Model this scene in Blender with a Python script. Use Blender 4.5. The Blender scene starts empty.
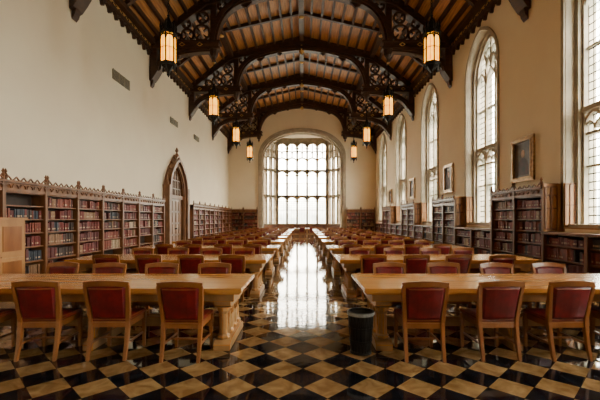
import bpy, bmesh, math, random
from mathutils import Vector, Matrix
random.seed(7)
PI=math.pi
# ---------------------------------------------------------------- materials
def mat(name,c1,c2=None,rough=0.5,scale=4.0,stretch=(1,1,1),bump=0.0,metal=0.0,detail=4,bscale=None,spec=None,coat=0.0):
    m=bpy.data.materials.new(name); m.use_nodes=True
    nt=m.node_tree; n=nt.nodes; l=nt.links; b=n['Principled BSDF']
    b.inputs['Roughness'].default_value=rough; b.inputs['Metallic'].default_value=metal
    if spec is not None: b.inputs['Specular IOR Level'].default_value=spec
    if coat: b.inputs['Coat Weight'].default_value=coat; b.inputs['Coat Roughness'].default_value=0.15
    c2=c2 or tuple(x*0.8 for x in c1)
    tc=n.new('ShaderNodeTexCoord'); mp=n.new('ShaderNodeMapping'); mp.inputs['Scale'].default_value=stretch
    l.new(tc.outputs['Object'],mp.inputs['Vector'])
    nz=n.new('ShaderNodeTexNoise'); nz.inputs['Scale'].default_value=scale; nz.inputs['Detail'].default_value=detail
    l.new(mp.outputs['Vector'],nz.inputs['Vector'])
    r=n.new('ShaderNodeValToRGB'); r.color_ramp.elements[0].position=0.35; r.color_ramp.elements[1].position=0.65
    r.color_ramp.elements[0].color=(*c2,1); r.color_ramp.elements[1].color=(*c1,1)
    l.new(nz.outputs['Fac'],r.inputs['Fac']); l.new(r.outputs['Color'],b.inputs['Base Color'])
    if bump:
        bp=n.new('ShaderNodeBump'); bp.inputs['Strength'].default_value=bump; bp.inputs['Distance'].default_value=0.02
        l.new(nz.outputs['Fac'],bp.inputs['Height']); l.new(bp.outputs['Normal'],b.inputs['Normal'])
    return m
M={}
M['plaster']=mat('plaster_cream',(0.85,0.74,0.54),(0.82,0.70,0.51),0.85,0.8,bump=0.05)
M['stone']=mat('limestone',(0.28,0.22,0.15),(0.19,0.15,0.10),0.8,3,bump=0.1)
M['trim']=mat('stone_trim',(0.46,0.39,0.29),(0.36,0.30,0.22),0.8,3)
M['truss']=mat('dark_oak',(0.075,0.029,0.010),(0.036,0.014,0.006),0.5,3,(1,1,4),0.1)
M['ceil']=mat('ceiling_boards',(0.54,0.24,0.065),(0.30,0.125,0.032),0.55,2.5,(8,0.5,1),0.1)
M['gold']=mat('gilded_carving',(0.75,0.44,0.13),(0.5,0.26,0.06),0.45,8,metal=0.3)
M['shelf']=mat('walnut_bookcase',(0.22,0.082,0.026),(0.12,0.043,0.014),0.35,4,(1,1,0.2),0.05)
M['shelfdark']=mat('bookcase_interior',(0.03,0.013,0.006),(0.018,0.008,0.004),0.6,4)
M['panel']=mat('oak_panel',(0.42,0.20,0.065),(0.30,0.135,0.042),0.4,4,(1,1,0.2),0.05)
M['portal']=mat('carved_portal_oak',(0.22,0.095,0.033),(0.13,0.053,0.019),0.5,6,(1,1,0.4),0.1)
M['table']=mat('maple_table',(0.62,0.27,0.060),(0.50,0.20,0.042),0.22,3,(0.3,5,5),0.02,coat=0.3)
M['tleg']=mat('table_trestle_wood',(0.46,0.25,0.095),(0.31,0.16,0.056),0.4,5,(1,1,0.4),0.05)
M['chair']=mat('chair_oak',(0.31,0.11,0.026),(0.21,0.07,0.016),0.3,5,(1,1,0.3),0.02,coat=0.3)
M['leather']=mat('red_leather',(0.19,0.006,0.008),(0.10,0.004,0.005),0.36,9,bump=0.15)
M['iron']=mat('black_iron',(0.02,0.017,0.014),None,0.45,6,metal=0.6)
M['door']=mat('door_oak',(0.16,0.07,0.026),(0.09,0.038,0.016),0.45,3,(1,1,0.2),0.05)
M['gilt']=mat('gilt_frame',(0.50,0.30,0.10),(0.26,0.15,0.05),0.35,12,metal=0.4,bump=0.3)
M['canvas']=mat('portrait_background',(0.12,0.09,0.06),(0.035,0.028,0.022),0.5,2)
M['skin']=mat('painted_skin',(0.75,0.50,0.36),(0.55,0.33,0.22),0.6,8)
M['robe']=mat('painted_robe',(0.02,0.015,0.015),(0.07,0.02,0.02),0.6,5)
M['bag']=mat('bin_liner',(0.35,0.35,0.33),(0.2,0.2,0.19),0.3,20,bump=0.5)
M['grille']=mat('vent_metal',(0.36,0.30,0.20),None,0.6)
M['ventdark']=mat('vent_dark',(0.03,0.025,0.02),None,0.8)
bookcols=[(0.19,0.025,0.020),(0.11,0.015,0.014),(0.25,0.05,0.026),(0.28,0.14,0.065),(0.05,0.027,0.022),(0.03,0.035,0.05),(0.48,0.33,0.20)]
BM=[mat('book_cloth_%d'%i,c,tuple(x*0.6 for x in c),0.55,15) for i,c in enumerate(bookcols)]
def emis(name,c1,c2,st):
    m=bpy.data.materials.new(name); m.use_nodes=True; nt=m.node_tree;n=nt.nodes;l=nt.links;b=n['Principled BSDF']
    b.inputs['Base Color'].default_value=(*c1,1)
    tc=n.new('ShaderNodeTexCoord'); nz=n.new('ShaderNodeTexNoise'); nz.inputs['Scale'].default_value=7
    l.new(tc.outputs['Object'],nz.inputs['Vector'])
    r=n.new('ShaderNodeValToRGB'); r.color_ramp.elements[0].position=.35; r.color_ramp.elements[1].position=.65
    r.color_ramp.elements[0].color=(*c2,1); r.color_ramp.elements[1].color=(*c1,1)
    l.new(nz.outputs['Fac'],r.inputs['Fac']); l.new(r.outputs['Color'],b.inputs['Emission Color'])
    b.inputs['Emission Strength'].default_value=st
    return m
M['lamp']=emis('amber_glass',(1.0,0.50,0.03),(1.0,0.27,0.006),4.2)
def leaded(name,ca,cb,mort):
    m=bpy.data.materials.new(name); m.use_nodes=True; nt=m.node_tree;n=nt.nodes;l=nt.links
    for x in list(n): n.remove(x)
    o=n.new('ShaderNodeOutputMaterial'); mx=n.new('ShaderNodeMixShader')
    tr=n.new('ShaderNodeBsdfTransparent'); df=n.new('ShaderNodeBsdfDiffuse'); df.inputs['Color'].default_value=(0.02,0.02,0.02,1)
    at=n.new('ShaderNodeUVMap'); br=n.new('ShaderNodeTexBrick')
    br.offset=0.0; br.inputs['Scale'].default_value=1; br.inputs['Mortar Size'].default_value=mort
    br.inputs['Mortar Smooth'].default_value=0; br.inputs['Brick Width'].default_value=0.165; br.inputs['Row Height'].default_value=0.21
    l.new(at.outputs['UV'],br.inputs['Vector'])
    nz=n.new('ShaderNodeTexNoise'); nz.inputs['Scale'].default_value=1.2; l.new(at.outputs['UV'],nz.inputs['Vector'])
    r=n.new('ShaderNodeValToRGB'); r.color_ramp.elements[0].color=(*ca,1); r.color_ramp.elements[1].color=(*cb,1)
    r.color_ramp.elements[0].position=.35; r.color_ramp.elements[1].position=.6
    l.new(nz.outputs['Fac'],r.inputs['Fac']); l.new(r.outputs['Color'],tr.inputs['Color'])
    l.new(br.outputs['Fac'],mx.inputs['Fac']); l.new(tr.outputs[0],mx.inputs[1]); l.new(df.outputs[0],mx.inputs[2])
    l.new(mx.outputs[0],o.inputs['Surface']); return m
M['glass']=leaded('leaded_glass',(0.34,0.40,0.40),(0.85,0.88,0.90),0.016)
M['glassbay']=leaded('leaded_glass_bay',(0.46,0.46,0.44),(0.68,0.67,0.63),0.012)
def floormat():
    m=bpy.data.materials.new('checkered_tile'); m.use_nodes=True; nt=m.node_tree;n=nt.nodes;l=nt.links;b=n['Principled BSDF']
    tc=n.new('ShaderNodeTexCoord'); mp=n.new('ShaderNodeMapping'); mp.inputs['Rotation'].default_value=(0,0,PI/4); mp.inputs['Location'].default_value=(0,0,0.15)
    l.new(tc.outputs['Object'],mp.inputs['Vector'])
    ck=n.new('ShaderNodeTexChecker'); ck.inputs['Scale'].default_value=1/0.305
    l.new(mp.outputs['Vector'],ck.inputs['Vector'])
    nz=n.new('ShaderNodeTexNoise'); nz.inputs['Scale'].default_value=5; nz.inputs['Detail'].default_value=8; nz.inputs['Distortion'].default_value=1.2
    l.new(tc.outputs['Object'],nz.inputs['Vector'])
    r1=n.new('ShaderNodeValToRGB'); r1.color_ramp.elements[0].position=.35; r1.color_ramp.elements[1].position=.7
    r1.color_ramp.elements[0].color=(0.22,0.115,0.038,1); r1.color_ramp.elements[1].color=(0.40,0.25,0.105,1)
    r2=n.new('ShaderNodeValToRGB'); r2.color_ramp.elements[0].position=.45; r2.color_ramp.elements[1].position=.75
    r2.color_ramp.elements[0].color=(0.004,0.0045,0.006,1); r2.color_ramp.elements[1].color=(0.020,0.022,0.032,1)
    l.new(nz.outputs['Fac'],r1.inputs['Fac']); l.new(nz.outputs['Fac'],r2.inputs['Fac'])
    mx=n.new('ShaderNodeMix'); mx.data_type='RGBA'
    l.new(ck.outputs['Fac'],mx.inputs['Factor']); l.new(r1.outputs['Color'],mx.inputs['A']); l.new(r2.outputs['Color'],mx.inputs['B'])
    br=n.new('ShaderNodeTexBrick'); br.offset=0; br.inputs['Scale'].default_value=1; br.inputs['Brick Width'].default_value=0.305; br.inputs['Row Height'].default_value=0.305
    br.inputs['Mortar Size'].default_value=0.003
    l.new(mp.outputs['Vector'],br.inputs['Vector'])
    mx2=n.new('ShaderNodeMix'); mx2.data_type='RGBA'; l.new(br.outputs['Fac'],mx2.inputs['Factor']); l.new(mx.outputs['Result'],mx2.inputs['A']); mx2.inputs['B'].default_value=(0.03,0.02,0.012,1)
    l.new(mx2.outputs['Result'],b.inputs['Base Color'])
    b.inputs['Roughness'].default_value=0.06; b.inputs['IOR'].default_value=1.65
    n2=n.new('ShaderNodeTexNoise'); n2.inputs['Scale'].default_value=3.5; n2.inputs['Detail'].default_value=2
    l.new(tc.outputs['Object'],n2.inputs['Vector'])
    bp=n.new('ShaderNodeBump'); bp.inputs['Strength'].default_value=0.07; bp.inputs['Distance'].default_value=0.02
    l.new(n2.outputs['Fac'],bp.inputs['Height']); l.new(bp.outputs['Normal'],b.inputs['Normal'])
    return m
M['floor']=floormat()
# ---------------------------------------------------------------- mesh builder
class MB:
    def __init__(s): s.v=[];s.f=[];s.m=[];s.uv={}
    def face(s,pts,mi=0,uv=None):
        i=len(s.v); s.v+= [tuple(p) for p in pts]; s.f.append(tuple(range(i,i+len(pts)))); s.m.append(mi)
        if uv: s.uv[len(s.f)-1]=uv
    def solid(s,v,f,mi=0):
        i=len(s.v); s.v+=[tuple(p) for p in v]
        for q in f: s.f.append(tuple(i+k for k in q)); s.m.append(mi)
    def box(s,x0,x1,y0,y1,z0,z1,mi=0,T=None):
        v=[(x,y,z) for x in(x0,x1) for y in(y0,y1) for z in(z0,z1)]
        if T: v=[T(*p) for p in v]
        s.solid(v,[(0,1,3,2),(4,6,7,5),(0,4,5,1),(2,3,7,6),(0,2,6,4),(1,5,7,3)],mi)
    def rib(s,pts,w,P,d0,d1,mi=0,closed=False):
        n=len(pts); L=[];R=[]
        ws=w if isinstance(w,(list,tuple)) else [w]*n
        for i,(u,z) in enumerate(pts):
            if closed: a=pts[(i-1)%n]; b=pts[(i+1)%n]
            else: a=pts[max(i-1,0)]; b=pts[min(i+1,n-1)]
            dx,dz=b[0]-a[0],b[1]-a[1]; ln=math.hypot(dx,dz) or 1
            nx,nz=-dz/ln,dx/ln; h=ws[i]/2
            L.append((u+nx*h,z+nz*h)); R.append((u-nx*h,z-nz*h))
        v=[]
        for i in range(n):
            v+= [P(*L[i],d0),P(*R[i],d0),P(*R[i],d1),P(*L[i],d1)]
        f=[]
        for i in range(n if closed else n-1):
            a=4*i; b=4*((i+1)%n)
            for k in range(4): f.append((a+k,a+(k+1)%4,b+(k+1)%4,b+k))
        if not closed: f+= [(0,1,2,3),(4*n-1,4*n-2,4*n-3,4*n-4)]
        s.solid(v,f,mi)
    def prism(s,poly,P,d0,d1,mi=0):
        n=len(poly); v=[P(u,z,d0) for u,z in poly]+[P(u,z,d1) for u,z in poly]
        f=[tuple(range(n)),tuple(range(2*n-1,n-1,-1))]+[(i,(i+1)%n,n+(i+1)%n,n+i) for i in range(n)]
        s.solid(v,f,mi)
    def lathe(s,prof,cx,cy,n=12,mi=0,rot=0.0):
        v=[];f=[]
        for r,z in prof:
            for k in range(n):
                a=rot+2*PI*k/n; v.append((cx+r*math.cos(a),cy+r*math.sin(a),z))
        for j in range(len(prof)-1):
            for k in range(n): f.append((j*n+k,j*n+(k+1)%n,(j+1)*n+(k+1)%n,(j+1)*n+k))
        f.append(tuple(range(n-1,-1,-1))); f.append(tuple((len(prof)-1)*n+k for k in range(n)))
        s.solid(v,f,mi)
    def sweep(s,path,mi=0):
        v=[];f=[]
        for x,y,z,hx,hy in path: v+=[(x-hx,y-hy,z),(x+hx,y-hy,z),(x+hx,y+hy,z),(x-hx,y+hy,z)]
        for i in range(len(path)-1):
            for k in range(4): f.append((4*i+k,4*i+(k+1)%4,4*i+4+(k+1)%4,4*i+4+k))
        n=len(path); f+=[(3,2,1,0),(4*n-4,4*n-3,4*n-2,4*n-1)]
        s.solid(v,f,mi)
    def mesh(s,name,mats,bevel=0,smooth=False,recalc=True):
        me=bpy.data.meshes.new(name); me.from_pydata(s.v,[],s.f)
        for q in mats: me.materials.append(q)
        me.polygons.foreach_set('material_index',s.m)
        if s.uv:
            uvl=me.uv_layers.new(name='UVMap')
            for fi,uv in s.uv.items():
                p=me.polygons[fi]
                for k,li in enumerate(p.loop_indices): uvl.data[li].uv=uv[k]
        bm=bmesh.new(); bm.from_mesh(me)
        if recalc: bmesh.ops.recalc_face_normals(bm,faces=bm.faces)
        if bevel:
            es=[e for e in bm.edges if len(e.link_faces)==2 and e.calc_face_angle(0)>0.7]
            bmesh.ops.bevel(bm,geom=es,offset=bevel,segments=2,affect='EDGES',clamp_overlap=True)
        bm.to_mesh(me); bm.free()
        if smooth:
            for p in me.polygons: p.use_smooth=True
        me.update(); return me
def obj(name,me,loc=(0,0,0),rz=0,parent=None):
    o=bpy.data.objects.new(name,me); o.location=loc; o.rotation_euler=(0,0,rz)
    bpy.context.scene.collection.objects.link(o)
    if parent: o.parent=parent
    return o
# ---------------------------------------------------------------- dimensions
XL,XR,YE,YB=-6.98,6.80,34.6,-8.0
XM=(XL+XR)/2; HW=(XR-XL)/2
ZW,ZK,ZP,VK=9.7,11.75,12.75,4.3   # wall head, knee, crown, knee offset
def zv(v):
    v=abs(v)
    return ZP+(ZK-ZP)*v/VK if v<VK else ZK+(ZW-ZK)*(v-VK)/(HW-VK)
def zc(x): return zv(x-XM)
def pointed(a,r):
    R=(a*a+r*r)/(2*a)
    return lambda u: math.sqrt(max(R*R-(abs(u)-(a-R))**2,0)) if abs(u)<=a else 0
def flat(a,r): return lambda u: r*(1-min(abs(u)/a,1)**2.3)**0.5
def arch_wall(m,P,u0,u1,top,uc,a,sill,spring,af,T,N=24,mi=0,mr=1):
    us=[uc-a*math.cos(PI*i/N) for i in range(N+1)]
    for d in (0,T):
        def q(ua,ub,za,zb,zc_,zd): m.face([P(ua,za,d),P(ub,zb,d),P(ub,zc_,d),P(ua,zd,d)],mi)
        for ra,rb in((u0,uc-a),(uc+a,u1)):
            for i in range(8):
                ua=ra+(rb-ra)*i/8; ub=ra+(rb-ra)*(i+1)/8; q(ua,ub,0,0,top(ub),top(ua))
        if sill>0: q(uc-a,uc+a,0,0,sill,sill)
        for i in range(N):
            ua,ub=us[i],us[i+1]
            q(ua,ub,spring+af(ua-uc),spring+af(ub-uc),top(ub),top(ua))
    m.face([P(uc-a,sill,0),P(uc-a,sill,T),P(uc-a,spring,T),P(uc-a,spring,0)],mr)
    m.face([P(uc+a,sill,0),P(uc+a,sill,T),P(uc+a,spring,T),P(uc+a,spring,0)],mr)
    if sill>0: m.face([P(uc-a,sill,0),P(uc-a,sill,T),P(uc+a,sill,T),P(uc+a,sill,0)],mr)
    for i in range(N):
        ua,ub=us[i],us[i+1]; za,zb=spring+af(ua-uc),spring+af(ub-uc)
        m.face([P(ua,za,0),P(ub,zb,0),P(ub,zb,T),P(ua,za,T)],mr)
def arcpts(uc,a,spring,af,N=20,sc=1.0):
    return [(uc-a*math.cos(PI*i/N),spring+af(-a*math.cos(PI*i/N))) for i in range(N+1)]
PR=lambda u,z,d:(XR+d,u,z)
PE=lambda u,z,d:(u,YE+d,z)
PB=lambda u,z,d:(u,YB-d,z)
SP=5.75
WC=[8.375+SP*k for k in range(-2,5)]
TY=[11.25+SP*k for k in range(-2,4)]+[34.32]
m=MB(); m.box(XL-0.5,XR+0.9,YB-0.5,38.2,-0.2,0); obj('floor',m.mesh('floor',[M['floor']]))
m=MB()
WA,WS,WSP,WR=1.2,1.32,7.15,1.6
edges=[YB]+[(WC[i]+WC[i+1])/2 for i in range(6)]+[YE+0.0]
for i,c in enumerate(WC):
    arch_wall(m,PR,edges[i],edges[i+1],lambda u:ZW+0.1,c,WA,WS,WSP,pointed(WA,WR),0.8)
obj('wall_right',m.mesh('wall_right',[M['plaster'],M['trim']]))
m=MB(); DY=20.0; DA=1.05; DS=2.7; DR=1.7
m.box(XL-0.6,XL,YB,YE,0,ZW+0.1)
obj('wall_left',m.mesh('wall_left',[M['plaster']]))
BA,BS,BR=3.85,7.3,2.5
m=MB()
arch_wall(m,PE,XL-0.5,XR+0.7,lambda u:zc(u)+0.15,XM,BA,0,BS,flat(BA,BR),0.5,N=40)
af=flat(BA,BR)
m.rib([(XM-BA-0.12,0)]+[(XM+(u-XM)*1.03,z+0.12) for u,z in arcpts(XM,BA,BS,af,40)]+[(XM+BA+0.12,0)],0.26,PE,-0.10,0.06,2)
m.rib([(XM-BA+0.06,0)]+[(XM+(u-XM)*0.985,z-0.08) for u,z in arcpts(XM,BA,BS,af,40)]+[(XM+BA-0.06,0)],0.14,PE,-0.03,0.3,1)
m.rib([(XM-BA+0.18,0)]+[(XM+(u-XM)*0.955,z-0.2) for u,z in arcpts(XM,BA,BS,af,40)]+[(XM+BA-0.18,0)],0.12,PE,0.25,0.5,2)
obj('wall_end',m.mesh('wall_end',[M['plaster'],M['trim'],M['trim']]))
m=MB(); m.prism([(XM-HW-0.5,0),(XM+HW+0.5,0),(XM+HW+0.5,ZW),(XM+VK,ZK+0.15),(XM,ZP+0.15),(XM-VK,ZK+0.15),(XM-HW-0.5,ZW)],PB,0,0.5)
obj('wall_back',m.mesh('wall_back',[M['plaster']]))
# ---------------------------------------------------------------- windows
def glass_poly(m,P,pts,d,mi):
    m.face([P(u,z,d) for u,z in pts],mi,uv=[(u+50,z+50) for u,z in pts])
def lancet_pts(uc,a,zs,r,N=8): return arcpts(uc,a,zs,pointed(a,r),N)
def side_window(name,P,uc):
    m=MB(); d=0.34; a=WA-0.04
    f=pointed(WA,WR)
    glass_poly(m,P,[(uc-WA,WS)]+arcpts(uc,WA,WSP,f,24)+[(uc+WA,WS)],d+0.12,1)
    m.rib([(uc-a,WS)]+[(uc+(u-uc)*0.965,z-0.05) for u,z in arcpts(uc,WA,WSP,f,24)]+[(uc+a,WS)],0.13,P,d-0.10,d+0.26,0)
    m.rib([(uc-a+0.1,WS)]+[(uc+(u-uc)*0.89,z-0.16) for u,z in arcpts(uc,WA,WSP,f,24)]+[(uc+a-0.1,WS)],0.08,P,d,d+0.24,0)
    m.rib([(uc-WA,WS+0.05),(uc+WA,WS+0.05)],0.14,P,d-0.3,d+0.26,0)
    mw=0.12; b=0.37
    for s in(-1,1): m.rib([(uc+s*b,WS),(uc+s*b,WSP+0.3)],mw,P,d,d+0.24,0)
    cs=[-0.76,0,0.76]; hw=0.33
    for zt in (4.35,):
        m.rib([(uc-a,zt),(uc+a,zt)],0.12,P,d-0.03,d+0.24,0)
        m.rib([(uc-a,zt-0.62),(uc+a,zt-0.62)],0.07,P,d+0.05,d+0.22,0)
        for c in cs:
            m.rib(lancet_pts(uc+c,hw,zt-0.5,0.42),0.075,P,d+0.03,d+0.22,0)
            m.rib(arcpts(uc+c-hw/2,hw/2,zt-0.52,pointed(hw/2,0.2),6),0.05,P,d+0.06,d+0.2,0)
            m.rib(arcpts(uc+c+hw/2,hw/2,zt-0.52,pointed(hw/2,0.2),6),0.05,P,d+0.06,d+0.2,0)
    for zt in (2.9,5.9): m.rib([(uc-a,zt),(uc+a,zt)],0.05,P,d+0.06,d+0.2,0)
    for c in cs: m.rib(lancet_pts(uc+c,hw,WSP-0.35,0.6),0.075,P,d+0.03,d+0.22,0)
    m.rib(arcpts(uc-0.19,0.19,WSP+0.2,pointed(0.19,0.5),6),0.06,P,d+0.03,d+0.22,0)
    m.rib(arcpts(uc+0.19,0.19,WSP+0.2,pointed(0.19,0.5),6),0.06,P,d+0.03,d+0.22,0)
    m.rib([(uc,WSP+0.25),(uc,WSP+1.45)],0.07,P,d+0.03,d+0.22,0)
    for s in(-1,1):
        m.rib([(uc+s*0.37,WSP+0.2),(uc+s*0.4,WSP+0.6),(uc+s*0.55,WSP+0.95)],0.07,P,d+0.03,d+0.22,0)
        m.rib([(uc+s*(0.0+0.2*math.cos(t)+0.22),WSP+0.85+0.2*math.sin(t)) for t in [2*PI*k/10 for k in range(10)]],0.05,P,d+0.05,d+0.2,0,closed=True)
    m.rib([(uc-WA-0.07,WS)]+[(uc+(u-uc)*1.055,z+0.07) for u,z in arcpts(uc,WA,WSP,f,24)]+[(uc+WA+0.07,WS)],0.11,P,-0.05,0.04,0)
    return obj(name,m.mesh(name,[M['trim'],M['glass']]))
for i,c in enumerate(WC): side_window('window_%d'%(i+1),PR,c)
def seg_P(p,q):
    dx,dy=q[0]-p[0],q[1]-p[1]; L=math.hypot(dx,dy); dx/=L;dy/=L
    return (lambda u,z,d:(p[0]+dx*u-dy*d,p[1]+dy*u+dx*d,z)),L
A0=(XM-3.85,35.1);A1=(XM-3.85,35.5);B0=(XM-2.55,37.3);C0=(XM+2.55,37.3);D1=(XM+3.85,35.5);D0=(XM+3.85,35.1)
m=MB(); zt=9.35; zs=1.05
for p,q,n in ((A1,B0,3),(B0,C0,5),(C0,D1,3)):
    P,L=seg_P(p,q)
    m.box(0,L,0,0.4,0,zs,2,T=lambda x,y,z:P(x,z,y)) 
    m.rib([(0,zs),(L,zs)],0.12,P,-0.08,0.4,0)
    m.rib([(0,zt+0.15),(L,zt+0.15)],0.5,P,0,0.4,0)
    glass_poly(m,P,[(0,zs),(L,zs),(L,zt),(0,zt)],0.2,1)
    w=L/n
    for k in range(n+1):
        ed=k in(0,n)
        m.rib([(k*w,zs),(k*w,zt)],0.34 if ed else 0.2,P,0.0,0.36,0)
    for z in (3.85,6.45):
        m.rib([(0,z),(L,z)],0.20,P,0.0,0.34,0)
    for z,dz in ((3.85,0.62),(6.45,0.62),(zt-0.05,0.75)):
        for k in range(n):
            c=(k+0.5)*w; a_=w/2-0.03
            f_=pointed(a_,dz-0.1)
            for sg in(-1,1):
                pts=[(c+sg*a_,z-dz),(c+sg*a_,z),(c,z)]+[(c+sg*a_*t,z-dz+f_(a_*t)) for t in(0.0,0.25,0.5,0.7,0.85,0.96)]
                m.prism(pts,P,0.08,0.28,0)
                m.prism([(c+sg*a_,z-dz+0.22),(c+sg*a_*0.55,z-dz+0.16),(c+sg*a_,z-dz+0.02)],P,0.1,0.26,0)
    for k in range(n):
        c=(k+0.5)*w
        m.rib([(c,7.75),(c,9.3)],0.10,P,0.08,0.28,0)
        m.rib(arcpts(c,w/2,7.25,pointed(w/2,0.5),8),0.11,P,0.08,0.28,0)
        for s in(-1,1): m.rib(arcpts(c+s*w/4,w/4-0.02,8.15,pointed(w/4-0.02,0.3),6),0.08,P,0.08,0.28,0)
    for z in(5.15,2.45): m.rib([(0,z),(L,z)],0.035,P,0.16,0.22,0)
obj('window_8',m.mesh('window_8',[M['stone'],M['glassbay'],M['shelf']]))
m=MB()
for p,q in ((A0,A1),(D1,D0)):
    P,L=seg_P(p,q); m.box(0,L,0,0.3,0,9.9,0,T=lambda x,y,z:P(x,z,y))
obj('wall_bay',m.mesh('wall_bay',[M['plaster']]))
m=MB(); m.prism([(XM-4.2,35.1),(XM-4.2,35.6),(XM-2.8,37.75),(XM+2.8,37.75),(XM+4.2,35.6),(XM+4.2,35.1)],lambda u,y,z:(u,y,z),9.82,10.0)
obj('ceiling_bay',m.mesh('ceiling_bay',[M['plaster']]))
# ---------------------------------------------------------------- ceiling
m=MB(); Pc=lambda u,z,d:(u,d,z)
for s in(-1,1):
    ve=HW+0.6
    m.prism([(XM,ZP),(XM+s*VK,ZK),(XM+s*ve,zv(ve)),(XM+s*ve,zv(ve)+0.25),(XM+s*VK,ZK+0.25),(XM,ZP+0.25)],Pc,YB-0.5,YE+0.5)
obj('ceiling',m.mesh('ceiling',[M['ceil']]))
m=MB()
for s in(-1,1):
    for v in [0.55,1.1,1.65,2.2,2.75,3.3,3.85,4.75,5.2,5.65,6.1,6.5]:
        x=XM+s*v; z=zv(v); m.prism([(x-0.055,z-0.15),(x+0.055,z-0.15),(x+0.055,z+0.1),(x-0.055,z+0.1)],Pc,YB,YE)
    x=XM+s*VK; z=ZK; m.prism([(x-0.14,z-0.34),(x+0.14,z-0.34),(x+0.14,z+0.1),(x-0.14,z+0.1)],Pc,YB,YE)
m.prism([(XM-0.14,ZP-0.34),(XM+0.14,ZP-0.34),(XM+0.14,ZP),(XM-0.14,ZP)],Pc,YB,YE)
for a in [-6.0,-0.25]+TY[:-1]:
    for q in(1/2,):
        y=a+SP*q
        if y>YE-0.3: continue
        P=lambda u,z,d:(u,y+d,z)
        m.rib([(XM-HW+0.02,ZW-0.07),(XM-VK,ZK-0.08),(XM,ZP-0.08),(XM+VK,ZK-0.08),(XM+HW-0.02,ZW-0.07)],0.20,P,-0.08,0.08)
        for v in(-VK,0,VK): m.lathe([(0.05,zv(v)-0.42),(0.15,zv(v)-0.36),(0.15,zv(v)-0.3)],XM+v,y,8,1)
obj('ceiling_rafters',m.mesh('ceiling_rafters',[M['truss'],M['gold']]))
m=MB()
for s,xw in((-1,XL),(1,XR)):
    P=lambda u,z,d:(xw-s*d,u,z)
    m.rib([(YB,9.6),(YE,9.6)],0.20,P,0.0,0.30,0)
    m.rib([(YB,9.38),(YE,9.38)],0.2,P,0.0,0.10,1)
    m.rib([(YB,9.22),(YE,9.22)],0.10,P,0.0,0.18,0)
    y=YB+0.35
    while y<YE-0.3:
        m.rib(arcpts(y,0.24,8.95,pointed(0.24,0.24),6),0.07,P,0.0,0.12,0)
        m.rib([(y-0.16,9.38),(y,9.46),(y+0.16,9.38),(y,9.30)],0.04,P,0.1,0.13,0,closed=True)
        y+=0.48
obj('trim_1',m.mesh('trim_1',[M['truss'],M['gold']]))
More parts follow.
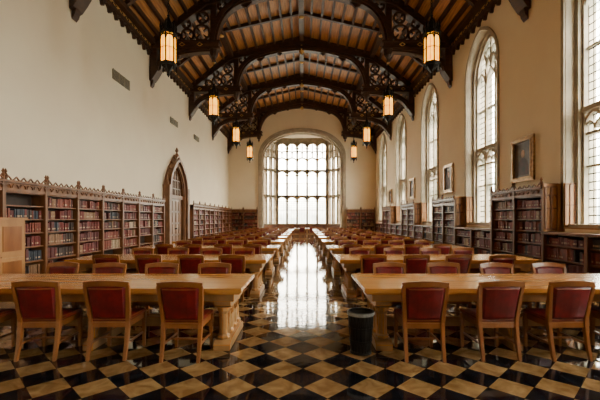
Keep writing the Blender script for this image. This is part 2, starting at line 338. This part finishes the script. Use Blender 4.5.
# ---------------------------------------------------------------- trusses
def bez(p0,p1,p2,n=12): return [((1-t)**2*p0[0]+2*t*(1-t)*p1[0]+t*t*p2[0],(1-t)**2*p0[1]+2*t*(1-t)*p1[1]+t*t*p2[1]) for t in [i/n for i in range(n+1)]]
LX=4.0
def truss_mesh():
    m=MB(); P=lambda u,z,d:(u,d,z)
    for s in(-1,1):
        X=lambda v: XM+s*v
        w=HW
        m.rib([(X(w-0.17),8.3),(X(w-0.17),9.75)],0.32,P,-0.2,0.2)
        m.prism([(X(w-0.02),7.85),(X(w-0.14),7.92),(X(w-0.30),8.15),(X(w-0.42),8.35),(X(w-0.42),8.5),(X(w-0.02),8.5)],P,-0.24,0.24)
        m.prism([(X(w-0.02),7.6),(X(w-0.1),7.7),(X(w-0.16),7.92),(X(w-0.02),7.92)],P,-0.12,0.12)
        pts=bez((X(w-0.30),8.35),(X(w-0.65),9.3),(X(4.15),9.33),14)
        m.rib(pts,0.28,P,-0.17,0.17); m.rib(pts,0.12,P,-0.22,0.22)
        m.rib([(X(w-0.02),9.50),(X(3.75),9.50)],0.30,P,-0.2,0.2)
        m.rib([(X(w-0.02),9.64),(X(3.68),9.64)],0.08,P,-0.26,0.26)
        m.rib([(X(w-0.02),9.36),(X(3.68),9.36)],0.07,P,-0.25,0.25)
        m.lathe([(0.02,8.72),(0.10,8.82),(0.06,8.92),(0.17,9.05),(0.22,9.32)],X(LX),0,8,0)
        m.lathe([(0.03,8.68),(0.07,8.74),(0.03,8.80)],X(LX),0,8,1)
        m.rib([(X(LX),9.5),(X(LX),zv(LX)-0.05)],0.26,P,-0.16,0.16)
        pts=bez((X(LX+0.02),9.66),(X(LX-0.15),11.15),(X(2.7),11.55),10)[:-1]+bez((X(2.7),11.55),(X(1.4),11.98),(X(0),12.05),10)
        m.rib(pts,0.34,P,-0.18,0.18); m.rib(pts,0.14,P,-0.25,0.25)
        pts=bez((X(w-0.2),9.7),(X(w-1.0),10.9),(X(LX+0.1),11.25),12)
        m.rib(pts,0.24,P,-0.15,0.15)
        m.rib([(X(w-0.05),ZW-0.08),(X(VK),ZK-0.2),(X(0),ZP-0.2)],0.40,P,-0.2,0.2)
        m.rib([(X(w-0.05),ZW-0.30),(X(VK),ZK-0.42),(X(0),ZP-0.42)],0.08,P,-0.26,0.26)
        for v,z,r in((4.55,10.1,0.36),(5.2,9.98,0.28),(5.7,9.88,0.20),(4.5,10.78,0.25),(3.6,11.32,0.2),(5.25,10.5,0.18)):
            m.rib([(X(v)+r*math.cos(t),z+r*math.sin(t)) for t in[2*PI*k/14 for k in range(14)]],0.09,P,-0.08,0.08,0,closed=True)
            for k in range(4):
                t=PI/4+k*PI/2; m.rib([(X(v)+r*math.cos(t),z+r*math.sin(t)),(X(v)+r*.3*math.cos(t),z+r*.3*math.sin(t))],[0.12,0.03],P,-0.06,0.06)
        for v in(3.0,2.5,2.0,1.5,1.0,0.5):
            m.rib([(X(v),11.35+0.7*(1-v/4)),(X(v),zv(v)-0.3)],0.07,P,-0.06,0.06)
        for v,z,r in((5.75,9.05,0.18),(5.25,9.19,0.1)):
            m.rib([(X(v)+r*math.cos(t),z+r*math.sin(t)) for t in[2*PI*k/12 for k in range(12)]],0.06,P,-0.06,0.06,0,closed=True)
        for v,z in((3.55,10.98),(2.5,11.42),(1.3,11.78)):
            m.prism([(X(v+0.28),z+0.02-0.08),(X(v),z-0.16),(X(v-0.28),z+0.16-0.06),(X(v),z+0.15)],P,-0.07,0.07)
        for v in(6.2,5.4,4.6): 
            m.rib([(X(v)-0.12,9.5),(X(v),9.58),(X(v)+0.12,9.5),(X(v),9.42)],0.04,P,-0.22,0.22,1,closed=True)
    m.lathe([(0.02,11.68),(0.14,11.78),(0.2,11.93),(0.2,12.2)],XM,0,8,1)
    return m.mesh('roof_truss',[M['truss'],M['gold']])
tm=truss_mesh()
for y in [-6.0,-0.25]+TY: obj('roof_truss',tm,(0,y,0))
# ---------------------------------------------------------------- lanterns
def lantern_mesh():
    m=MB(); R=0.225
    m.lathe([(R*0.8,-0.42),(R,-0.36),(R,0.44),(R*0.85,0.50)],0,0,6,1)
    for k in range(6):
        a=2*PI*k/6; c,s_=math.cos(a),math.sin(a)
        m.lathe([(0.022,-0.50),(0.022,0.60),(0.038,0.64),(0.004,0.84)],(R+0.005)*c,(R+0.005)*s_,6,0)
        a2=a+PI/6; ap=R*math.cos(PI/6)+0.008
        def PF(u,z,d,a2=a2): return ((ap+d)*math.cos(a2)-u*math.sin(a2),(ap+d)*math.sin(a2)+u*math.cos(a2),z)
        m.rib([(0,-0.36),(0,0.40)],0.012,PF,-0.005,0.006,0)
        for z in(0.02,): m.rib([(-R/2,z),(R/2,z)],0.014,PF,-0.005,0.006,0)
        m.rib([(-R/2,0.46),(0,0.72),(R/2,0.46)],0.04,PF,-0.01,0.02,0)
        m.rib(arcpts(0,R/2-0.01,0.27,pointed(R/2-0.01,0.16),6),0.026,PF,-0.005,0.012,0)
        m.rib([(-R/2,0.40),(R/2,0.40)],0.05,PF,-0.005,0.010,0)
        m.lathe([(0.01,-0.66),(0.022,-0.6),(0.02,-0.5)],(R+0.01)*c,(R+0.01)*s_,6,0)
    m.lathe([(R+0.02,-0.50),(R+0.035,-0.45),(R+0.02,-0.40)],0,0,6,0)
    m.lathe([(0.01,-0.84),(0.045,-0.76),(0.02,-0.70),(0.07,-0.65),(0.10,-0.60),(R,-0.49)],0,0,6,0)
    m.lathe([(R+0.02,0.44),(R+0.035,0.47),(R+0.02,0.51)],0,0,6,0)
    m.lathe([(R,0.50),(0.14,0.62),(0.13,0.78),(0.06,0.92),(0.03,1.0),(0.05,1.03),(0.01,1.08)],0,0,6,0)
    z=1.05; k=0
    while z<2.0:
        P=(lambda u,zz,d:(u,d,zz)) if k%2 else (lambda u,zz,d:(d,u,zz))
        m.rib([(0.028*math.cos(t),z+0.05+0.055*math.sin(t)) for t in[2*PI*j/8 for j in range(8)]],0.018,P,-0.009,0.009,0,closed=True)
        z+=0.085; k+=1
    return m.mesh('hanging_lantern',[M['iron'],M['lamp']])
lm=lantern_mesh()
for y in [-0.25]+TY[:-1]:
    for s in(-1,1): obj('hanging_lantern',lm,(XM+s*LX,y,6.72),PI/6)
# ---------------------------------------------------------------- bookcases
SH=[0.16,0.54,0.90,1.24,1.57,1.89]
def bookcase_mesh(w,H,name):
    D=0.36; m=MB(); h=w/2
    tall=H>2
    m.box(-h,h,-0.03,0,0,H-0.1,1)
    m.box(-h,h,-D,0,0,0.12,0)
    for s in(-1,1):
        x=s*h; m.box(min(x,x-s*0.05),max(x,x-s*0.05),-D,0,0,H-0.08,0)
        m.box(x-0.045 if s>0 else x,x if s>0 else x+0.045,-D-0.03,-D,0,H,0)
    sh=SH if tall else SH[:3]
    for z in sh[1:]+([2.2] if tall else []): m.box(-h+0.05,h-0.05,-D+0.02,-0.03,z-0.03,z,0)
    P=lambda u,z,d:(u,-D+d,z)
    if tall:
        m.box(-h,h,-D-0.02,0,2.2,2.27,0)
        m.box(-h,h,-D,0,2.27,2.40,0)
        m.box(-h,h,-D-0.07,0,2.40,2.45,0)
        n=6
        for k in range(n):
            c=-h+(k+0.5)*w/n
            m.rib(arcpts(c,w/n/2-0.015,2.27,pointed(w/n/2-0.015,0.1),6),0.022,P,-0.03,0.0,0)
            m.rib([(c-0.09,2.45),(c,2.53),(c+0.09,2.45)],0.025,P,-0.05,-0.02,0)
        for s in(-1,1):
            m.lathe([(0.03,2.40),(0.035,2.52),(0.05,2.54),(0.02,2.6),(0.035,2.63),(0.002,2.70)],s*(h-0.035),-D-0.05+0.02,6,0)
    else:
        m.box(-h-0.0,h,-D-0.04,0,H-0.06,H,0)
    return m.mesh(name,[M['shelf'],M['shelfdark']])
books={}
def add_books(key,w,H,T):
    m=books.setdefault(key,MB())
    tops=SH[1:]+[2.2] if H>2 else SH[1:3]+[H-0.06]
    bases=SH if H>2 else SH[:3]
    for zb,ztp in zip(bases,tops):
        if zb==SH[0]: zb=0.12
        room=ztp-0.03-zb
        if random.random()<0.05: continue
        x=-w/2+0.06; hb=room*random.uniform(0.72,0.9); colr=random.choices(range(7),[6,5,3,2,2,1,1])[0]
        while x<w/2-0.09:
            t=random.uniform(0.03,0.065)
            if random.random()<0.25: colr=random.choices(range(7),[6,5,3,2,2,1,1.2])[0]; hb=room*random.uniform(0.68,0.92)
            if random.random()<0.03: x+=random.uniform(0.05,0.2); continue
            if x+t>w/2-0.06: break
            hh=hb*random.uniform(0.97,1.0); f=-0.30+random.uniform(-0.01,0.02)
            m.box(x,x+t-0.004,f,-0.06,zb+0.002,zb+hh,colr,T)
            if random.random()<0.5: m.box(x+0.004,x+t-0.008,f-0.002,f,zb+0.05,zb+0.09,6,T)
            x+=t
    return
bm135=bookcase_mesh(1.35,2.5,'bookcase'); bmlow=bookcase_mesh(1.52,1.23,'low_bookcase')
bm133=bookcase_mesh(1.32,2.5,'bookcase')
G=0.012
for k in range(-6,6):
    yc=9.5+1.35*k+0.675
    obj('bookcase',bm135,(XL+G,yc,0),PI/2); add_books('left',1.35,2.5,lambda x,y,z,yc=yc:(XL+G-y,yc+x,z))
for k in range(9):
    yc=22.25+1.32*(k+0.5)
    obj('bookcase',bm133,(XL+G,yc,0),PI/2); add_books('left',1.32,2.5,lambda x,y,z,yc=yc:(XL+G-y,yc+x,z))
for i,ty in enumerate(TY[:-1]+[5.5-SP]):
    for s in(-1,1):
        yc=ty+s*0.675
        obj('bookcase',bm135,(XR-G,yc,0),-PI/2); add_books('right',1.35,2.5,lambda x,y,z,yc=yc:(XR-G+y,yc-x,z))
for c in WC[1:]:
    for s in(-1,1):
        yc=c+s*0.762
        obj('low_bookcase',bmlow,(XR-G,yc,0),-PI/2); add_books('right',1.52,1.23,lambda x,y,z,yc=yc:(XR-G+y,yc-x,z))
for s in(-1,1):
    for k in range(2):
        xc=XM+s*(4.10+0.66+1.32*k)
        obj('bookcase',bm133,(xc,YE-0.13,0),0); add_books('end',1.32,2.5,lambda x,y,z,xc=xc:(xc+x,YE-0.13+y,z))
for k,b in books.items(): obj('books',b.mesh('books',BM,recalc=False))
m=MB()
for ty in TY[:-1]:
    for s in(-1,1):
        y0=ty+s*1.352; y1=ty+s*1.41
        a,b=min(y0,y1),max(y0,y1)
        m.box(XR-0.40,XR-0.0,a,b,1.24,2.52,0)
        P=lambda u,z,d:(u,(a-d if s<0 else b+d),z)
        for k in range(3):
            u=XR-0.36+k*0.16
            m.rib([(u,1.3),(u,2.42)],0.035,P,0,0.03,1)
            if k<2: m.rib(arcpts(u+0.08,0.065,2.1,pointed(0.065,0.12),6),0.025,P,0,0.03,1)
        for z in(1.3,1.85,2.42): m.rib([(XR-0.37,z),(XR-0.02,z)],0.035,P,0,0.03,1)
    for s in(-1,1):
        a,b=sorted((ty+s*1.41,ty+s*1.64)); 
        m.box(XR-0.05,XR-0.0,a,b,1.24,2.5,0)
        yj=ty+s*(SP/2-WA)
        a,b=sorted((yj,yj+s*0.03)); m.box(XR-0.05,XR+0.24,a,b,1.36,2.5,0)
        P=lambda u,z,d:(u,(b+d) if s>0 else (a-d),z)
        for u in(XR-0.03,XR+0.09,XR+0.21): m.rib([(u,1.38),(u,2.48)],0.03,P,0,0.02,1)
        for z in(1.4,1.93,2.47): m.rib([(XR-0.04,z),(XR+0.23,z)],0.03,P,0,0.02,1)
obj('trim_2',m.mesh('trim_2',[M['panel'],M['portal']]))
m=MB()
for c in WC[1:]: m.box(XR-0.02,XR+0.25,c-WA,c+WA,WS,WS+0.03)
obj('trim_3',m.mesh('trim_3',[M['panel']]))
# ---------------------------------------------------------------- portal door
m=MB(); f=pointed(DA,DR)
def ap(sc,dz): return [(DY-DA*sc,0)]+[(DY+(u-DY)*sc,z+dz) for u,z in arcpts(DY,DA,DS,f,24)]+[(DY+DA*sc,0)]
P=lambda u,z,d:(XL+0.01+d,u,z)
m.rib(ap(1.17,0.16),0.26,P,0.0,0.22,0); m.rib(ap(1.32,0.34),0.16,P,0.0,0.34,0); m.rib(ap(1.03,0.03),0.08,P,0.0,0.16,0)
for s in(-1,1):
    u=DY+s*1.52
    m.box(XL+0.01,XL+0.36,u-0.11,u+0.11,0,3.3,0); m.lathe([(0.14,3.3),(0.12,3.45),(0.02,3.95)],XL+0.17,u,4,0,PI/4)
    # crockets climbing the hood
    for t in(0.2,0.4,0.6,0.8):
        q=bez((1.55,DS+0.75),(0.95,4.45),(0,5.1),10)[int(t*10)]
        m.lathe([(0.01,q[1]-0.06),(0.07,q[1]),(0.05,q[1]+0.06),(0.005,q[1]+0.14)],XL+0.16,DY+s*q[0],6,0)
m.lathe([(0.05,4.9),(0.09,5.05),(0.04,5.15),(0.10,5.25),(0.01,5.45)],XL+0.16,DY,6,0)
m.rib([(DY-1.5,DS+0.5)]+bez((DY-1.45,DS+0.6),(DY-0.9,4.3),(DY,5.0),10),0.12,P,0,0.26,0)
m.rib([(DY+1.5,DS+0.5)]+bez((DY+1.45,DS+0.6),(DY+0.9,4.3),(DY,5.0),10),0.12,P,0,0.26,0)
obj('trim_4',m.mesh('trim_4',[M['portal']]))
m=MB(); DD=0.01
m.prism([(DY-DA,0)]+arcpts(DY,DA,DS,f,24)+[(DY+DA,0)],P,DD,DD+0.02,1)
m.rib([(DY-DA,2.75),(DY+DA,2.75)],0.2,P,DD,DD+0.12,1)
for k in range(-3,4): 
    u=DY+k*0.26; m.rib([(u,2.8),(u,DS+f(u-DY)-0.06)],0.06,P,DD,DD+0.07,0)
for z in(3.2,3.65): m.rib([(DY-DA+0.1*(z-2.7)+0.1,z),(DY+DA-0.1*(z-2.7)-0.1,z)],0.05,P,DD,DD+0.07,0)
XD=XL+0.02
for s in(-1,1):
    a,b=(DY-DA+0.06,DY-0.01) if s<0 else (DY+0.01,DY+DA-0.06)
    m.box(XD+0.02,XD+0.05,a,b,0.01,2.66,0)
    w=(b-a)
    for i in range(2):
        for j in range(4):
            u0=a+0.08+i*(w-0.1)/2; z0=0.15+j*0.62
            m.box(XD+0.05,XD+0.075,u0,u0+(w-0.1)/2-0.08,z0,z0+0.52,1)
    m.lathe([(0.03,1.02),(0.035,1.05),(0.03,1.08)],XD+0.10,DY+s*0.1,8,2)
obj('door_1',m.mesh('door_1',[M['door'],M['portal'],M['iron']]))
# ---------------------------------------------------------------- tables
def table_mesh(L=4.0,W=1.2,mid=-0.155):
    m=MB(); H=0.76
    m.box(-L/2,L/2,-W/2,W/2,H-0.055,H,0)
    m.box(-L/2+0.02,L/2-0.02,-W/2+0.02,W/2-0.02,H-0.075,H-0.055,0)
    m.box(-L/2+0.10,L/2-0.10,-W/2+0.08,W/2-0.08,H-0.17,H-0.075,1)
    P=lambda u,z,d:(d,u,z)
    for xc,hw in((-L/2+0.25,0.1),(mid,0.06),(L/2-0.25,0.1)):
        m.prism([(-0.50,0.0),(-0.50,0.07),(-0.42,0.11),(-0.36,0.12),(0.36,0.12),(0.42,0.11),(0.50,0.07),(0.50,0.0)],P,xc-hw,xc+hw,1)
        m.prism([(-0.47,0.59),(-0.47,0.53),(-0.40,0.50),(0.40,0.50),(0.47,0.53),(0.47,0.59)],P,xc-hw,xc+hw,1)
        prof=[(0.40,0.12),(0.36,0.2),(0.27,0.26),(0.27,0.36),(0.36,0.42),(0.40,0.5)]
        m.prism([(-a,b) for a,b in prof]+[(a,b) for a,b in prof[::-1]],P,xc-0.045,xc+0.045,1)
        for u in(-0.37,-0.13,0.13,0.37):
            k=hw/0.1
            m.lathe([(0.08*k,0.12),(0.085*k,0.15),(0.06*k,0.18),(0.052*k,0.42),(0.08*k,0.46),(0.085*k,0.5)],xc,u,8,1)
        for s in(-1,1):
            Q=lambda u,z,d:(xc+s*(0.045+d),u,z)
            for c in(-0.25,0.25,0.0): m.rib(arcpts(c,0.09,0.36,pointed(0.09,0.1),6),0.02,Q,0,0.02,1)
    m.box(-L/2+0.25,L/2-0.25,-0.035,0.035,0.16,0.28,1)
    return m.mesh('reading_table',[M['table'],M['tleg']],bevel=0.006)
tme=table_mesh()
def chair_mesh():
    m=MB()
    for s in(-1,1):
        m.sweep([(s*0.205,-0.29,0.0,0.018,0.018),(s*0.205,-0.235,0.22,0.021,0.024),(s*0.208,-0.205,0.42,0.023,0.028),(s*0.222,-0.235,0.62,0.022,0.025),(s*0.238,-0.285,0.84,0.019,0.018)],0)
        m.sweep([(s*0.215,0.20,0.0,0.017,0.017),(s*0.215,0.20,0.36,0.023,0.023),(s*0.215,0.20,0.42,0.023,0.023)],0)
        m.box(s*0.205-0.014,s*0.205+0.014,-0.215,0.19,0.35,0.42,0)
        m.box(s*0.205-0.010,s*0.205+0.010,-0.23,0.19,0.16,0.185,0)
    m.box(-0.21,0.21,0.19,0.215,0.35,0.42,0); m.box(-0.2,0.2,-0.225,-0.2,0.35,0.41,0)
    m.box(-0.2,0.2,-0.02,0.0,0.162,0.182,0)
    n=8
    pts=[(-0.25+0.5*i/n,0.842+0.022*math.sin(PI*i/n)) for i in range(n+1)]
    Pb=lambda u,z,d:(u,-0.285+d-0.03*math.cos(u/0.25*PI/2)-(z-0.84)*0.22,z)
    m.rib(pts,0.062,Pb,-0.014,0.022,0)
    m.rib([(-0.215,0.425),(0.215,0.425)],0.04,lambda u,z,d:(u,-0.205+d,z),-0.012,0.014,0)
    rows=[0.44,0.475,0.60,0.70,0.80,0.828]; cols=[-1,-0.85,-0.4,0,0.4,0.85,1]
    def bk(z): return -0.205-(z-0.45)*0.21
    V=[];F=[]
    for sd in(0,1):
        for j,z in enumerate(rows):
            hw=0.195+(z-0.46)*0.06
            for i,c in enumerate(cols):
                edge=(j in(0,len(rows)-1)) or (i in(0,len(cols)-1))
                off=0.004 if edge else 0.026
                V.append((c*hw,bk(z)-0.018*(1-c*c)+(-off if sd==0 else off),z))
    nc=len(cols);nr=len(rows);o=nc*nr
    for j in range(nr-1):
        for i in range(nc-1):
            a=j*nc+i; F.append((a,a+1,a+nc+1,a+nc)); F.append((o+a,o+a+nc,o+a+nc+1,o+a+1))
    for i in range(nc-1): F.append((i,o+i,o+i+1,i+1)); a=(nr-1)*nc+i; F.append((a,a+1,o+a+1,o+a))
    for j in range(nr-1): a=j*nc; F.append((a,a+nc,o+a+nc,o+a)); a=j*nc+nc-1; F.append((a,o+a,o+a+nc,a+nc))
    m.solid(V,F,1)
    m.sweep([(0,0.0,0.415,0.225,0.215),(0,0.0,0.44,0.235,0.225),(0,0.0,0.465,0.225,0.215),(0,0.0,0.478,0.17,0.16)],1)
    return m.mesh('reading_chair',[M['chair'],M['leather']],bevel=0.004)
cme=chair_mesh()
ROW=[4.90+3.0*k for k in range(9)]
for r,yc in enumerate(ROW):
    for s in(-1,1):
        xc=s*(0.72+2.0)
        obj('reading_table',tme,(xc,yc,0),0 if s>0 else PI)
        for k in range(4):
            cx=s*(1.36+0.81*k)
            obj('reading_chair',cme,(cx+random.uniform(-0.02,0.02),yc-0.52+random.uniform(-0.05,0.02),0),random.uniform(-0.05,0.05))
            obj('reading_chair',cme,(cx+random.uniform(-0.02,0.02),yc+0.56+random.uniform(-0.03,0.08),0),PI+random.uniform(-0.05,0.05))
tm2=table_mesh(3.2,1.1,0.45)
obj('reading_table',tm2,(XM,33.0,0))
for k in(-1,0,1): obj('reading_chair',cme,(XM+k*0.9,32.5,0),0)
m=MB()
m.box(XM-2.3,XM+2.3,36.6,37.1,0,0.42,0); m.box(XM-2.34,XM+2.34,36.55,37.12,0.42,0.46,0); m.box(XM-2.25,XM+2.25,36.6,37.08,0.46,0.54,1)
for k in range(7): m.box(XM-2.2+k*0.64,XM-2.2+k*0.64+0.5,36.575,36.6,0.06,0.36,0)
obj('window_seat',m.mesh('window_seat',[M['shelf'],M['leather']],bevel=0.01))
# ---------------------------------------------------------------- waste bin
m=MB(); n=20
r0,r1,h=0.115,0.15,0.48
m.lathe([(r0,0.0),(r0,0.02)],0,0,n,0)
for k in range(n):
    for dr in(1,-1):
        a0=2*PI*k/n; a1=a0+dr*PI/n*2
        pts=[]
        for t in range(5):
            tt=t/4; a=a0+(a1-a0)*tt; r=r0+(r1-r0)*tt; pts.append((r*math.cos(a),r*math.sin(a),0.02+tt*(h-0.03)))
        V=[];F=[]
        for x,y,z in pts:
            ln=math.hypot(x,y); tx,ty_=-y/ln*0.006,x/ln*0.006; V+=[(x-tx,y-ty_,z),(x+tx,y+ty_,z),(x*1.02+tx,y*1.02+ty_,z),(x*1.02-tx,y*1.02-ty_,z)]
        for i in range(4):
            for q in range(4): F.append((4*i+q,4*i+(q+1)%4,4*i+4+(q+1)%4,4*i+4+q))
        m.solid(V,F,0)
def ring(z,w,mi,rr=0.0):
    r=r0+(r1-r0)*z/h+rr
    V=[];F=[]
    for k in range(24):
        a=2*PI*k/24
        for ra,zz in((r-0.006,z),(r+0.01,z),(r+0.01,z+w),(r-0.006,z+w)): V.append((ra*math.cos(a),ra*math.sin(a),zz))
    for k in range(24):
        for q in range(4): F.append((4*k+q,4*k+(q+1)%4,4*((k+1)%24)+(q+1)%4,4*((k+1)%24)+q))
    m.solid(V,F,mi)
ring(0.0,0.03,0);ring(0.15,0.01,0);ring(0.30,0.01,0);ring(h-0.02,0.03,0); ring(h-0.03,0.035,1,0.004)
V=[];F=[]
for j,(r,z) in enumerate(((r0*0.9,0.03),(r0*1.0,0.2),(r1*0.9,h-0.01))):
    for k in range(24): a=2*PI*k/24; rr=r*(1+0.03*math.sin(k*5)); V.append((rr*math.cos(a),rr*math.sin(a),z))
for j in range(2):
    for k in range(24): F.append((j*24+k,j*24+(k+1)%24,(j+1)*24+(k+1)%24,(j+1)*24+k))
F.append(tuple(range(24)))
m.solid(V,F,2)
obj('waste_bin',m.mesh('waste_bin',[M['iron'],M['bag'],M['ventdark']]),(0.68,4.36,0))
# ---------------------------------------------------------------- cabinet
m=MB(); w,d,h=1.4,0.62,1.55
m.box(-w/2,w/2,-d,0,0.0,0.1,0); m.box(-w/2+0.02,w/2-0.02,-d+0.02,0,0.1,h,0); m.box(-w/2-0.02,w/2+0.02,-d-0.02,0.0,h,h+0.05,0)
for s in(-1,1):
    x=s*(w/2-0.02)
    a,b=sorted((x,x+s*0.02)); 
    m.box(a,b,-d+0.02,-0.0,0.1,0.2,0);m.box(a,b,-d+0.02,-0.0,h-0.1,h,0);m.box(a,b,-d+0.02,-d+0.1,0.2,h-0.1,0);m.box(a,b,-0.08,-0.0,0.2,h-0.1,0)
for i in range(2):
    x0=-w/2+0.06+i*(w-0.10)/2; x1=x0+(w-0.14)/2
    for z0,z1 in((0.16,0.78),(0.84,1.49)):
        m.box(x0,x1,-d+0.004,-d+0.02,z0,z1,0); m.box(x0+0.07,x1-0.07,-d-0.008,-d+0.004,z0+0.07,z1-0.07,1)
    m.lathe([(0.012,0.8),(0.016,0.81),(0.012,0.82)],(x1-0.03 if i==0 else x0+0.03),-d-0.008,8,2)
obj('oak_cabinet',m.mesh('oak_cabinet',[M['panel'],M['chair'],M['iron']],bevel=0.003),(-6.56,7.24,0),PI/2)
# ---------------------------------------------------------------- pictures, vents
def portrait(yc,zc_,w,h):
    m=MB(); P=lambda u,z,d:(XR-0.005-d,u,z)
    m.box(-w/2,w/2,0,0.02,-h/2,h/2,1,T=lambda x,y,z:P(yc+x,zc_+z,y))
    for off,t,dd in((0.0,0.10,0.07),(0.06,0.04,0.09)):
        a,b=w/2-off,h/2-off
        for p,q in(((-a-.05,-b),(a+.05,-b)),((a,-b),(a,b)),((a+.05,b),(-a-.05,b)),((-a,b),(-a,-b))):
            m.rib([(yc+p[0],zc_+p[1]),(yc+q[0],zc_+q[1])],t,P,0,dd,0)
    body=[(-0.30,-0.42),(-0.27,-0.12),(-0.12,0.02),(0.0,0.05),(0.12,0.02),(0.27,-0.12),(0.30,-0.42)]
    m.prism([(yc+u*w/1.1,zc_+z*h/1.1) for u,z in body],P,0.02,0.026,3)
    m.prism([(yc+0.085*w*math.cos(t),zc_+0.14*h+0.1*h*math.sin(t)) for t in[2*PI*k/14 for k in range(14)]],P,0.02,0.03,2)
    obj('framed_portrait',m.mesh('framed_portrait',[M['gilt'],M['canvas'],M['skin'],M['robe']]))
portrait(11.4,3.4,1.05,1.25); portrait(17.2,3.45,0.95,1.2); portrait(22.9,3.45,0.9,1.15); portrait(28.6,3.3,0.8,1.0)
def vent(yc,z,w,h):
    m=MB(); 
    m.box(XL,XL+0.02,yc-w/2,yc+w/2,z-h/2,z+h/2,1)
    for k in range(int(h/0.05)+1): zz=z-h/2+k*0.05; m.box(XL+0.02,XL+0.035,yc-w/2,yc+w/2,zz,zz+0.02,0)
    for u in(-w/2,w/2-0.03,-w/6,w/6): m.box(XL+0.02,XL+0.04,yc+u,yc+u+0.03,z-h/2,z+h/2+0.02,0)
    obj('wall_vent_grille',m.mesh('wall_vent_grille',[M['grille'],M['ventdark']]))
vent(14.2,6.9,1.3,0.36); vent(20.0,6.8,1.1,0.3); vent(24.2,6.85,1.1,0.3)
m=MB(); m.box(XL,XL+0.03,17.65,18.2,0,0.2); m.box(XL,XL+0.03,21.75,22.2,0,0.2); obj('baseboard_left',m.mesh('baseboard_left',[M['shelf']]))
# ---------------------------------------------------------------- light
w=bpy.data.worlds.new('overcast_sky'); bpy.context.scene.world=w; w.use_nodes=True
n=w.node_tree.nodes;l=w.node_tree.links; bg=n['Background']
tc=n.new('ShaderNodeTexCoord'); sx=n.new('ShaderNodeSeparateXYZ'); l.new(tc.outputs['Generated'],sx.inputs[0])
r=n.new('ShaderNodeValToRGB'); r.color_ramp.elements[0].position=0.0; r.color_ramp.elements[0].color=(0.26,0.26,0.22,1)
r.color_ramp.elements[1].position=0.12; r.color_ramp.elements[1].color=(1.0,0.92,0.78,1)
l.new(sx.outputs['Z'],r.inputs['Fac']); l.new(r.outputs['Color'],bg.inputs['Color']); bg.inputs['Strength'].default_value=60.0
def portal(loc,rot,sx_,sy_):
    L=bpy.data.lights.new('window_portal','AREA'); L.shape='RECTANGLE'; L.size=sx_; L.size_y=sy_; L.cycles.is_portal=True
    o=bpy.data.objects.new('window_portal',L); o.location=loc; o.rotation_euler=rot; bpy.context.scene.collection.objects.link(o)
for c in WC: portal((XR+0.82,c,5.0),(0,PI/2,0),7.6,2.4)
portal((XM,37.85,5.2),(-PI/2,0,0),8.0,8.6)
# ---------------------------------------------------------------- camera
cam=bpy.data.cameras.new('camera'); cam.sensor_width=36; cam.lens=370/600*36; cam.shift_x=-3/600; cam.shift_y=19/600
co=bpy.data.objects.new('camera',cam); co.location=(0,0,1.57); co.rotation_euler=(PI/2,0,0)
bpy.context.scene.collection.objects.link(co); bpy.context.scene.camera=co
